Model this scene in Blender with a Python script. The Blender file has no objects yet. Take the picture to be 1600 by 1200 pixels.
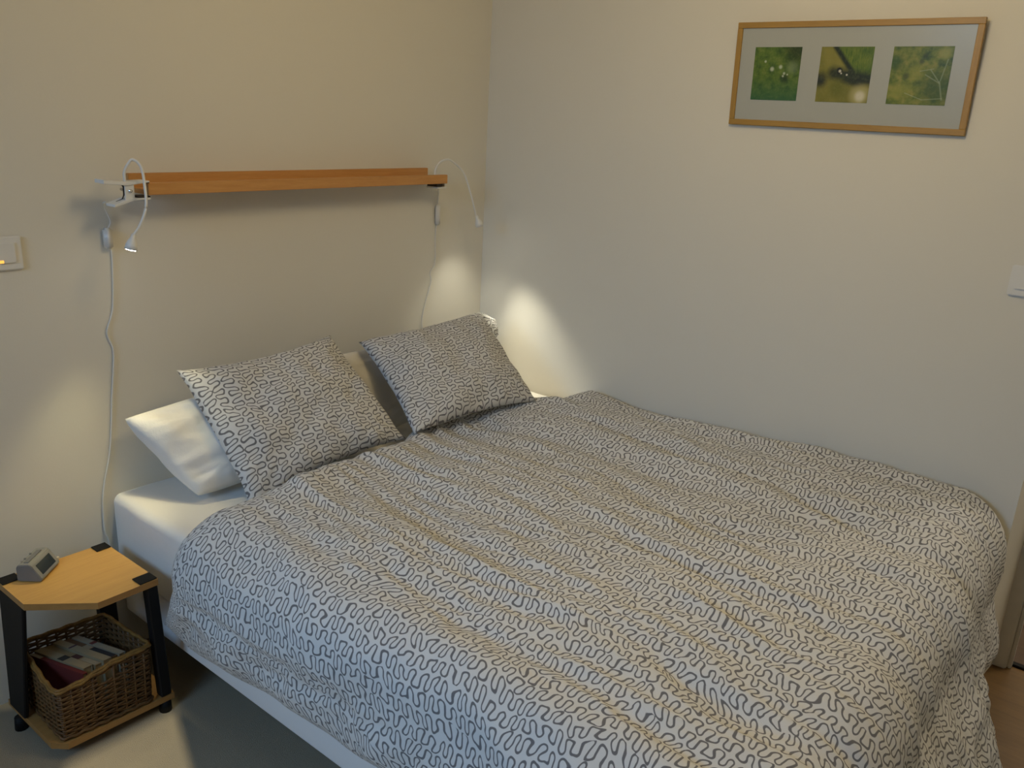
import bpy, bmesh, math, random
import numpy as np
from mathutils import Vector, Matrix, noise
random.seed(7)
SC = bpy.context.scene
COL = SC.collection

# ------------------------------------------------------------------ camera
cd = bpy.data.cameras.new('camera'); cam = bpy.data.objects.new('camera', cd); COL.objects.link(cam)
cd.sensor_fit = 'HORIZONTAL'; cd.sensor_width = 36.0; cd.lens = 1324.0 / 1600.0 * 36.0
cd.clip_start = 0.02
_cx = Vector((0.62532678, -0.77865905, 0.0515412)); _cy = Vector((0.20476432, 0.22745854, 0.95201585))
_cz = Vector((-0.75301925, -0.58476721, 0.30167751))
_m = Matrix((_cx, _cy, _cz)).transposed().to_4x4(); _m.translation = Vector((-2.681, -2.2753, 1.6301))
cam.matrix_world = _m
SC.camera = cam

# ------------------------------------------------------------------ world, sun, large lights, exposure
SC.view_settings.view_transform = 'Standard'; SC.view_settings.look = 'None'
SC.view_settings.exposure = 0.0; SC.view_settings.gamma = 1.0; SC.view_settings.use_curve_mapping = False
w = bpy.data.worlds.new('sky'); SC.world = w; w.use_nodes = True
bg = w.node_tree.nodes['Background']; bg.inputs[0].default_value = (0.55, 0.72, 1.0, 1); bg.inputs[1].default_value = 0.08

def light(name, kind, loc, aim, energy, color, **kw):
    d = bpy.data.lights.new(name, kind); d.energy = energy; d.color = color
    for k, v in kw.items(): setattr(d, k, v)
    o = bpy.data.objects.new(name, d); COL.objects.link(o); o.location = loc
    if aim is not None:
        o.rotation_euler = (Vector(aim) - Vector(loc)).to_track_quat('-Z', 'Y').to_euler()
    return o
SUN_DIR = Vector((0.37, 0.93, -0.5774))
light('sun', 'SUN', (-3, -6, 3), Vector((-3, -6, 3)) + SUN_DIR, 3.9, (1.0, 0.86, 0.56), angle=0.009)
# daylight coming in through the window in the left wall, falling down onto the bed
light('window_daylight', 'AREA', (-4.2, -1.2, 2.1), (-1.2, -1.2, .4), 10.4, (0.346, 0.62, 1.0), shape='RECTANGLE', size=1.2, size_y=.7, spread=math.radians(90))
# warm ceiling lamp of the room, above the bed
light('ceiling_lamp', 'POINT', (-1.2, -1.5, 2.3), None, 19.2, (1.0, 0.76, 0.39), shadow_soft_size=0.2)

light('reveal_fill', 'POINT', (1.1, -2.75, 2.2), None, 24, (1.0, 0.92, 0.80), shadow_soft_size=0.12)  # added unseen fill light beyond the doorway, brightens the door reveal

# ------------------------------------------------------------------ node helpers
class NT:
    def __init__(s, name):
        s.m = bpy.data.materials.new(name); s.m.use_nodes = True; s.t = s.m.node_tree
        s.b = s.t.nodes['Principled BSDF']; s.out = s.t.nodes['Material Output']
    def n(s, kind, **kw):
        x = s.t.nodes.new(kind)
        for k, v in kw.items(): setattr(x, k, v)
        return x
    def put(s, sock, v):
        if isinstance(v, bpy.types.NodeSocket): s.t.links.new(v, sock)
        elif v is not None: sock.default_value = v
    def M(s, op, a, b=None, c=None, clamp=False):
        x = s.n('ShaderNodeMath', operation=op); x.use_clamp = clamp
        s.put(x.inputs[0], a); s.put(x.inputs[1], b); s.put(x.inputs[2], c)
        return x.outputs[0]
    def noise(s, vec, scale, detail=2, rough=.5, dist=0.0, out=0):
        x = s.n('ShaderNodeTexNoise'); s.put(x.inputs['Vector'], vec)
        x.inputs['Scale'].default_value = scale; x.inputs['Detail'].default_value = detail
        x.inputs['Roughness'].default_value = rough; x.inputs['Distortion'].default_value = dist
        return x.outputs[out]
    def mix(s, f, a, b):
        x = s.n('ShaderNodeMix', data_type='RGBA'); s.put(x.inputs[0], f); s.put(x.inputs[6], a); s.put(x.inputs[7], b)
        return x.outputs[2]
    def ramp(s, f, stops):
        x = s.n('ShaderNodeValToRGB'); s.put(x.inputs[0], f); e = x.color_ramp.elements
        while len(e) < len(stops): e.new(0.5)
        for k, (p, c) in enumerate(stops): e[k].position = p; e[k].color = (*c, 1)
        return x.outputs[0]
    def coord(s, k='Object'): return s.n('ShaderNodeTexCoord').outputs[k]
    def mapping(s, v, scale=(1, 1, 1), loc=(0, 0, 0), rot=(0, 0, 0)):
        x = s.n('ShaderNodeMapping'); s.put(x.inputs[0], v)
        x.inputs['Scale'].default_value = scale; x.inputs['Location'].default_value = loc; x.inputs['Rotation'].default_value = rot
        return x.outputs[0]
    def combine(s, x, y, z=0.0):
        c = s.n('ShaderNodeCombineXYZ'); s.put(c.inputs[0], x); s.put(c.inputs[1], y); s.put(c.inputs[2], z); return c.outputs[0]
    def sep(s, v):
        c = s.n('ShaderNodeSeparateXYZ'); s.put(c.inputs[0], v); return c.outputs
    def set(s, **kw):
        for k, v in kw.items(): s.put(s.b.inputs[k.replace('_', ' ')], v)
    def bump(s, h, strength=.3, dist=.002):
        x = s.n('ShaderNodeBump'); x.inputs['Strength'].default_value = strength; x.inputs['Distance'].default_value = dist
        s.put(x.inputs['Height'], h); s.put(s.b.inputs['Normal'], x.outputs[0])

def rgba(c): return (c[0], c[1], c[2], 1.0)

def plain(name, col, rough=.5, metal=0.0, var=.06, nscale=30, spec=.5, bumpy=0.0):
    t = NT(name); v = t.coord()
    f = t.noise(v, nscale, 3)
    t.set(Base_Color=t.mix(f, rgba([c * (1 - var) for c in col]), rgba([min(1, c * (1 + var)) for c in col])), Roughness=rough, Metallic=metal)
    t.b.inputs['Specular IOR Level'].default_value = spec
    if bumpy: t.bump(f, bumpy, .002)
    return t.m

def wood(name, a, b, axis=0, scale=1.0, rough=.45):
    t = NT(name); v = t.coord()
    sc = [22 * scale] * 3; sc[axis] = 1.6 * scale
    g = t.noise(t.mapping(v, tuple(sc)), 4, 5, .65, .6)
    g2 = t.noise(t.mapping(v, tuple(x * 6 for x in sc)), 5, 2)
    f = t.M('ADD', t.M('MULTIPLY', g, .75), t.M('MULTIPLY', g2, .25))
    t.set(Base_Color=t.ramp(f, [(.3, a), (.7, b)]), Roughness=rough)
    t.bump(g2, .08, .001)
    return t.m

def fabric(name, base, weave=1200, rough=.95, wrinkle=.5):
    t = NT(name); v = t.coord()
    t.set(Base_Color=rgba(base), Roughness=rough, Sheen_Weight=.15)
    t.b.inputs['Specular IOR Level'].default_value = .2
    t.bump(t.noise(v, 38, 4, .6, .4), wrinkle, .004)
    return t.m

def squiggle(name, pitch=.0345, period=.0268, line=.0020):
    """white cotton printed with rows of grey meandering lines; rows run along V (uv in metres)"""
    t = NT(name)
    uv = t.sep(t.coord('UV')); u, v = uv[0], uv[1]
    U = t.combine(u, v, 0.0)
    wob = t.noise(t.combine(u, v, 3.1), 9, 1)
    u1 = t.M('ADD', u, t.M('MULTIPLY', t.M('SUBTRACT', wob, .5), .03))
    q = t.M('DIVIDE', u1, pitch)
    row = t.M('FLOOR', q)
    y = t.M('MULTIPLY', t.M('SUBTRACT', t.M('FRACT', q), .5), pitch)
    rp = t.M('MULTIPLY', row, 7.317)
    nv = t.noise(t.combine(t.M('MULTIPLY', v, 22.0), rp, 0.0), 1.0, 1)
    lean = t.noise(t.combine(t.M('MULTIPLY', v, 20.0), rp, 5.0), 1.0, 1)
    x = t.M('ADD', v, t.M('MULTIPLY', rp, .37))
    x = t.M('ADD', x, t.M('MULTIPLY', t.M('SUBTRACT', nv, .5), .026))
    x = t.M('ADD', x, t.M('MULTIPLY', t.M('SUBTRACT', lean, .5), t.M('MULTIPLY', y, 2.2)))
    wdt = period / 2
    tri = t.M('PINGPONG', x, wdt)
    r = .56 * wdt
    hn = t.noise(t.combine(t.M('MULTIPLY', v, 36.0), rp, 9.0), 1.0, 1)
    h = t.M('MULTIPLY_ADD', hn, .0182, -.0027)
    h = t.M('MAXIMUM', h, .0012)
    # row centre wanders a little
    yc = t.M('MULTIPLY', t.M('SUBTRACT', t.noise(t.combine(t.M('MULTIPLY', v, 26.0), rp, 2.0), 1.0, 1), .5), .014)
    y = t.M('SUBTRACT', y, yc)
    def length(a, b): return t.M('SQRT', t.M('ADD', t.M('MULTIPLY', a, a), t.M('MULTIPLY', b, b)))
    d1 = t.M('ABSOLUTE', t.M('SUBTRACT', length(tri, t.M('SUBTRACT', y, h)), r))
    d2 = t.M('ABSOLUTE', t.M('SUBTRACT', length(t.M('SUBTRACT', tri, wdt), t.M('ADD', y, h)), r))
    xl = t.M('ADD', t.M('MULTIPLY', t.M('DIVIDE', y, h), r - wdt / 2), wdt / 2)
    d3 = t.M('ABSOLUTE', t.M('SUBTRACT', tri, xl))
    up = t.M('GREATER_THAN', y, h); dn = t.M('LESS_THAN', y, t.M('MULTIPLY', h, -1.0))
    mid = t.M('SUBTRACT', t.M('SUBTRACT', 1.0, up), dn)
    d = t.M('ADD', t.M('ADD', t.M('MULTIPLY', d1, up), t.M('MULTIPLY', d2, dn)), t.M('MULTIPLY', d3, mid))
    mr = t.n('ShaderNodeMapRange', interpolation_type='SMOOTHSTEP')
    t.put(mr.inputs[0], d); mr.inputs[1].default_value = line * .7; mr.inputs[2].default_value = line * 1.3
    mr.inputs[3].default_value = 1.0; mr.inputs[4].default_value = 0.0
    t.set(Base_Color=t.mix(mr.outputs[0], (.66, .655, .64, 1), (.165, .16, .165, 1)), Roughness=.95, Sheen_Weight=.12)
    t.b.inputs['Specular IOR Level'].default_value = .15
    t.bump(t.noise(U, 45, 3, .6, .5), .35, .004)
    return t.m

# ------------------------------------------------------------------ geometry helpers
def mesh(name, vs, fs, mat, parent=None, smooth=False, uvs=None, fmat=None, mats=None):
    me = bpy.data.meshes.new(name)
    off = parent_world(parent) if parent is not None else Vector((0, 0, 0))
    me.from_pydata([tuple(Vector(v) - off) for v in vs], [], fs)
    for m in (mats or [mat]): me.materials.append(m)
    if fmat: me.polygons.foreach_set('material_index', fmat)
    if smooth: me.polygons.foreach_set('use_smooth', [True] * len(me.polygons))
    if uvs is not None:
        l = me.uv_layers.new(name='UVMap')
        li = np.empty(len(me.loops), dtype=np.int32); me.loops.foreach_get('vertex_index', li)
        l.data.foreach_set('uv', np.asarray(uvs, dtype=np.float32)[li].ravel())
    me.update()
    o = bpy.data.objects.new(name, me); COL.objects.link(o)
    if parent is not None: o.parent = parent
    return o

def parent_world(p):
    v = Vector((0, 0, 0))
    while p is not None: v += p.location; p = p.parent
    return v

def bmobj(name, bm, mat, parent=None, smooth=False, mats=None):
    off = parent_world(parent) if parent is not None else Vector((0, 0, 0))
    for v in bm.verts: v.co -= off
    bmesh.ops.recalc_face_normals(bm, faces=bm.faces)
    me = bpy.data.meshes.new(name); bm.to_mesh(me); bm.free()
    for m in (mats or [mat]): me.materials.append(m)
    if smooth: me.polygons.foreach_set('use_smooth', [True] * len(me.polygons))
    o = bpy.data.objects.new(name, me); COL.objects.link(o)
    if parent is not None: o.parent = parent
    return o

def add_prism(bm, poly, z0, z1):
    lo = [bm.verts.new((x, y, z0)) for x, y in poly]; hi = [bm.verts.new((x, y, z1)) for x, y in poly]
    n = len(poly); fs = [bm.faces.new(hi), bm.faces.new(lo[::-1])]
    for i in range(n): fs.append(bm.faces.new((lo[i], lo[(i + 1) % n], hi[(i + 1) % n], hi[i])))
    return fs

def add_box(bm, a, b):
    (x0, y0, z0), (x1, y1, z1) = a, b
    return add_prism(bm, [(x0, y0), (x1, y0), (x1, y1), (x0, y1)], z0, z1)

def add_hexa(bm, lo, hi):
    a = [bm.verts.new(p) for p in lo]; b = [bm.verts.new(p) for p in hi]; n = len(lo)
    bm.faces.new(b); bm.faces.new(a[::-1])
    for i in range(n): bm.faces.new((a[i], a[(i + 1) % n], b[(i + 1) % n], b[i]))

def bevel(bm, r, seg=2):
    bmesh.ops.recalc_face_normals(bm, faces=bm.faces)
    bmesh.ops.bevel(bm, geom=list(bm.edges), offset=r, segments=seg, affect='EDGES', clamp_overlap=True)

def box(name, a, b, mat, parent=None, r=0.0, seg=2, smooth=False):
    bm = bmesh.new(); add_box(bm, a, b)
    if r: bevel(bm, r, seg)
    return bmobj(name, bm, mat, parent, smooth)

def catmull(pts, n=8):
    P = [Vector(p) for p in pts]; P = [2 * P[0] - P[1]] + P + [2 * P[-1] - P[-2]]
    out = []
    for i in range(1, len(P) - 2):
        for k in range(n):
            t = k / n
            a, b, c, d = P[i - 1], P[i], P[i + 1], P[i + 2]
            out.append(.5 * ((2 * b) + (c - a) * t + (2 * a - 5 * b + 4 * c - d) * t * t + (3 * b - a - 3 * c + d) * t ** 3))
    out.append(P[-2]); return out

def add_tube(bm, pts, rad, seg=8, cap=True):
    pts = [Vector(p) for p in pts]; n = len(pts); rings = []
    rads = rad if isinstance(rad, (list, tuple)) else [rad] * n
    ref = Vector((.3, .2, 1)).normalized()
    for i, p in enumerate(pts):
        t = (pts[min(i + 1, n - 1)] - pts[max(i - 1, 0)]).normalized()
        u = t.cross(ref)
        if u.length < .05: u = t.cross(Vector((1, 0, 0)))
        u.normalize(); v = t.cross(u)
        rings.append([bm.verts.new(p + (u * math.cos(2 * math.pi * k / seg) + v * math.sin(2 * math.pi * k / seg)) * rads[i]) for k in range(seg)])
    for a, b in zip(rings, rings[1:]):
        for k in range(seg): bm.faces.new((a[k], a[(k + 1) % seg], b[(k + 1) % seg], b[k]))
    if cap:
        bm.faces.new(rings[0][::-1]); bm.faces.new(rings[-1])

def tube(name, pts, rad, mat, parent=None, seg=8):
    bm = bmesh.new(); add_tube(bm, pts, rad, seg); return bmobj(name, bm, mat, parent, True)

def thing(name, label, cat, loc, group=None):
    o = bpy.data.objects.new(name, None); COL.objects.link(o); o.location = loc; o.empty_display_size = .05
    return tag(o, label, cat, group)

def tag(o, label, cat, group=None):
    o['label'] = label; o['category'] = cat
    if group: o['group'] = group
    return o

def struct(o): o['kind'] = 'structure'; return o

# ------------------------------------------------------------------ materials
def wall_material():
    t = NT('painted plaster'); v = t.coord()
    big = t.noise(v, 1.3, 2); fine = t.noise(v, 160, 3, .6)
    t.set(Base_Color=t.mix(big, (.70, .675, .605, 1), (.735, .71, .64, 1)), Roughness=.9)
    t.b.inputs['Specular IOR Level'].default_value = .2
    t.bump(fine, .12, .002)
    return t.m
def carpet_material():
    t = NT('beige carpet'); v = t.coord()
    f = t.noise(v, 420, 3, .7); g = t.noise(v, 9, 3)
    c = t.mix(f, (.265, .225, .16, 1), (.44, .38, .275, 1))
    t.set(Base_Color=t.mix(t.M('MULTIPLY', g, .35), c, (.30, .26, .19, 1)), Roughness=1.0)
    t.bump(f, .8, .004)
    return t.m
WALL = wall_material(); CARPET = carpet_material()
LAMINATE = wood('honey laminate', (.15, .08, .026), (.225, .128, .043), 1, .6, .4)
DARKWOOD = wood('dark hall floor', (.07, .035, .018), (.12, .065, .03), 1, .6, .4)
PAINT = plain('white gloss paint', (.66, .64, .60), .4)
OAK = wood('oak veneer', (.50, .235, .065), (.62, .32, .10), 0, 1.0, .42)
FRAMEW = wood('beech frame wood', (.32, .18, .034), (.43, .255, .056), 1, 1.0, .4)
FRAMEV = wood('beech frame wood upright', (.32, .18, .034), (.43, .255, .056), 2, 1.0, .4)
BEECH = wood('beech veneer', (.55, .305, .082), (.64, .37, .108), 0, .8, .4)
BEECHEDGE_SHADE = wood('beech edge band and shelf shade', (.30, .155, .045), (.38, .205, .062), 0, .8, .5)
BLACK = plain('matt black lacquer', (.007, .007, .0075), .6, spec=.2)
SHEET = fabric('white cotton sheet', (.80, .78, .74), wrinkle=.25)
PILLOWW = fabric('white cotton pillow', (.80, .785, .755), wrinkle=.45)
BASEF = fabric('white bed base cloth', (.78, .77, .76), wrinkle=.1)
PRINT = squiggle('squiggle print cotton')
WHITEP = plain('white plastic', (.74, .73, .70), .35, var=.02)
WHITEM = plain('white enamel', (.72, .72, .70), .35, var=.02)
GREYR = plain('dark rubber', (.03, .022, .018), .7)
STEEL = plain('bright steel', (.75, .74, .72), .25, 1.0)
SILVER = plain('silver plastic', (.33, .33, .31), .38, .35, var=.05)
SILVERD = plain('grey plastic side', (.21, .21, .205), .45, .2)
SCREEN = plain('dark display', (.02, .026, .022), .12)
WICKER = None
def wicker_material(name, a, b):
    t = NT(name); v = t.coord()
    f = t.noise(v, 45, 3, .7); g = t.noise(v, 350, 2)
    t.set(Base_Color=t.ramp(t.M('ADD', t.M('MULTIPLY', f, .7), t.M('MULTIPLY', g, .3)), [(.32, a), (.68, b)]), Roughness=.55)
    t.bump(g, .2, .001)
    return t.m
WICKER = wicker_material('brown willow', (.060, .026, .007), (.17, .085, .022))
WICKERL = wicker_material('golden willow rim', (.12, .055, .010), (.27, .15, .030))
LENS = NT('lamp lens'); LENS.set(Base_Color=(1, 1, 1, 1), Emission_Color=(1.0, .93, .78, 1), Emission_Strength=25.0); LENS = LENS.m
GLOW = NT('switch glow'); GLOW.set(Base_Color=(1, .5, .1, 1), Emission_Color=(1.0, .45, .08, 1), Emission_Strength=1.2); GLOW = GLOW.m
GLASS = NT('window glass'); GLASS.set(Base_Color=(1, 1, 1, 1), Roughness=0.0, IOR=1.02, Transmission_Weight=1.0); GLASS = GLASS.m
CURTAIN = fabric('linen curtain', (.62, .58, .50), wrinkle=.3)

# ------------------------------------------------------------------ room shell
XL, YF, ZC = -4.3, -3.6, 2.5
bm = bmesh.new(); add_box(bm, (XL - .1, YF - .1, -.06), (-.45, .12, 0)); add_box(bm, (-.45, -2.0, -.06), (0.0, .12, 0))
add_box(bm, (-.45, YF - .1, -.06), (.12, -2.9, 0)); struct(bmobj('floor', bm, CARPET))
bm = bmesh.new(); add_box(bm, (-.45, -2.9, -.06), (.245, -2.0, 0.0)); struct(bmobj('floor', bm, LAMINATE))
struct(box('floor', (.245, -3.4, -.06), (2.0, -1.4, -.004), DARKWOOD))
struct(box('trim_1', (.238, -2.9, -.01), (.262, -2.10, .008), BLACK, r=.002))
struct(box('wall_back', (XL - .1, 0, -.05), (.2, .12, ZC), WALL))
bm = bmesh.new(); add_prism(bm, [(0, 0.12), (0, -2.06), (.2, -2.085), (.2, .12)], -.05, ZC); add_prism(bm, [(0, -2.9), (0, YF - .1), (.2, YF - .1), (.2, -2.9)], -.05, ZC)
add_box(bm, (0, -2.9, 2.05), (.2, -2.06, ZC)); struct(bmobj('wall_right', bm, WALL))
LY0, LY1, LZ0, LZ1 = -1.85, -.55, 1.2, 2.4      # window opening in the left wall
bm = bmesh.new(); add_box(bm, (XL - .1, YF - .1, -.05), (XL, LY0, ZC)); add_box(bm, (XL - .1, LY1, -.05), (XL, .12, ZC))
add_box(bm, (XL - .1, LY0, LZ1), (XL, LY1, ZC)); add_box(bm, (XL - .1, LY0, -.05), (XL, LY1, LZ0)); struct(bmobj('wall_left', bm, WALL))
WX0, WX1, WZ0, WZ1 = -4.1, -2.935, .12, 2.115      # window opening in the wall behind the camera
bm = bmesh.new(); add_box(bm, (XL - .1, YF - .12, -.05), (WX0, YF, ZC)); add_box(bm, (WX1, YF - .12, -.05), (.2, YF, ZC))
add_box(bm, (WX0, YF - .12, WZ1), (WX1, YF, ZC)); add_box(bm, (WX0, YF - .12, -.05), (WX1, YF, WZ0)); struct(bmobj('wall_front', bm, WALL))
struct(box('ceiling', (XL - .1, YF - .12, ZC), (.2, .12, ZC + .1), WALL))
# hall beyond the doorway
bm = bmesh.new(); add_box(bm, (1.9, -3.4, -.05), (2.0, -1.4, ZC)); add_box(bm, (.2, -1.5, -.05), (2.0, -1.4, ZC)); add_box(bm, (.2, -3.4, -.05), (2.0, -3.3, ZC))
struct(bmobj('wall_hall', bm, WALL)); struct(box('ceiling', (.2, -3.4, ZC), (2.0, -1.4, ZC + .1), WALL))
# door frame (post, stop and casing)
df = bpy.data.objects.new('door_1', None); COL.objects.link(df); df.location = (.23, -2.1, 0); struct(df)
box('door_post', (.2, -2.125, 0), (.262, -2.07, 2.05), PAINT, df, .004)
box('door_stop', (.215, -2.138, 0), (.243, -2.125, 2.05), PAINT, df, .003)
box('door_post', (.2, -2.93, 0), (.262, -2.875, 2.05), PAINT, df, .004)
box('door_head', (.2, -2.9, 2.0), (.262, -2.1, 2.05), PAINT, df, .004)
# window
wf = bpy.data.objects.new('window_1', None); COL.objects.link(wf); wf.location = ((WX0 + WX1) / 2, YF - .06, WZ0); struct(wf)
box('window_frame', (WX0, YF - .09, WZ0), (WX0 + .06, YF - .03, WZ1), PAINT, wf, .004)
box('window_frame', (WX1 - .04, YF - .09, WZ0), (WX1, YF - .03, WZ1), PAINT, wf, .004)
box('window_frame', (WX0, YF - .09, WZ1 - .05), (WX1, YF - .03, WZ1), PAINT, wf, .004)
box('window_frame', (WX0, YF - .09, WZ0), (WX1, YF - .03, WZ0 + .06), PAINT, wf, .004)
box('mullion', (-3.36, YF - .09, WZ0), (-3.30, YF - .03, WZ1), PAINT, wf, .004)

w2 = bpy.data.objects.new('window_2', None); COL.objects.link(w2); w2.location = (XL - .05, (LY0 + LY1) / 2, LZ0); struct(w2)
for a_, b_ in (((LY0, LZ0), (LY0 + .06, LZ1)), ((LY1 - .06, LZ0), (LY1, LZ1)), ((LY0, LZ1 - .06), (LY1, LZ1)), ((LY0, LZ0), (LY1, LZ0 + .06)), ((-1.23, LZ0), (-1.17, LZ1))):
    box('window_frame', (XL - .08, a_[0], a_[1]), (XL - .02, b_[0], b_[1]), PAINT, w2, .004)

# ------------------------------------------------------------------ bed base, mattress
bed = thing('bed_base', 'white cloth-covered bed base standing on short legs under the mattress', 'bed base', (-.81, -1.0, 0))
def rounded_box(name, lo, hi, r, step, mat, parent, disp=None):
    lo, hi = Vector(lo), Vector(hi); n = [max(4, int(round((hi[k] - lo[k]) / step))) for k in range(3)]
    def axis(k): return [lo[k] + (hi[k] - lo[k]) * i / n[k] for i in range(n[k] + 1)]
    def grade(k):
        e = [0, r * .25, r * .5, r * .75, r]
        m = [lo[k] + r + (hi[k] - lo[k] - 2 * r) * i / n[k] for i in range(1, n[k])]
        return [lo[k] + x for x in e] + m + [hi[k] - x for x in e[::-1]]
    A = [grade(k) for k in range(3)]; vid, vs, fs = {}, [], []
    def V(i, j, k):
        key = (i, j, k)
        if key not in vid:
            p = Vector((A[0][i], A[1][j], A[2][k]))
            q = Vector([min(max(p[m], lo[m] + r), hi[m] - r) for m in range(3)]); d = p - q
            if d.length > 1e-9: p = q + d.normalized() * r
            if disp: p = disp(p)
            vid[key] = len(vs); vs.append(p)
        return vid[key]
    N = [len(x) - 1 for x in A]
    for i in range(N[0]):
        for j in range(N[1]):
            fs.append((V(i, j, N[2]), V(i + 1, j, N[2]), V(i + 1, j + 1, N[2]), V(i, j + 1, N[2]))); fs.append((V(i, j, 0), V(i, j + 1, 0), V(i + 1, j + 1, 0), V(i + 1, j, 0)))
    for i in range(N[0]):
        for k in range(N[2]):
            fs.append((V(i, 0, k), V(i + 1, 0, k), V(i + 1, 0, k + 1), V(i, 0, k + 1))); fs.append((V(i, N[1], k), V(i, N[1], k + 1), V(i + 1, N[1], k + 1), V(i + 1, N[1], k)))
    for j in range(N[1]):
        for k in range(N[2]):
            fs.append((V(0, j, k), V(0, j, k + 1), V(0, j + 1, k + 1), V(0, j + 1, k))); fs.append((V(N[0], j, k), V(N[0], j + 1, k), V(N[0], j + 1, k + 1), V(N[0], j, k + 1)))
    return mesh(name, vs, fs, mat, parent, True)
rounded_box('base_box', (-1.612, -1.965, .135), (-.02, -.004, .272), .012, .1, BASEF, bed)
for x in (-1.42, -.2):
    for y in (-1.85, -.18):
        box('leg', (x - .03, y - .03, 0), (x + .03, y + .03, .135), BLACK, bed, .004)
mat_ = thing('mattress', 'thick white mattress in a fitted cotton sheet on the bed base', 'mattress', (-.81, -1.0, .272))
def lift(x): x = max(0, min(1, (x + .65) / .5)); return .032 * x * x * (3 - 2 * x)
def sheet_disp(p):
    k = noise.noise(p * 6) * .003 + noise.noise(Vector((p.x * 20, p.y * 9, p.z * 12))) * .0022
    q = p.copy()
    if p.z > .4: q.z += lift(p.x) * min(1, (p.z - .4) / .1)
    if p.z > .3: q.z += k + .004 * noise.noise(Vector((p.x * 3, p.y * 4, 1)))
    if p.x < -1.6: q.x += k
    return q
rounded_box('fitted_sheet', (-1.627, -1.950, .276), (-.012, -.006, .529), .026, .03, SHEET, mat_, sheet_disp)

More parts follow.
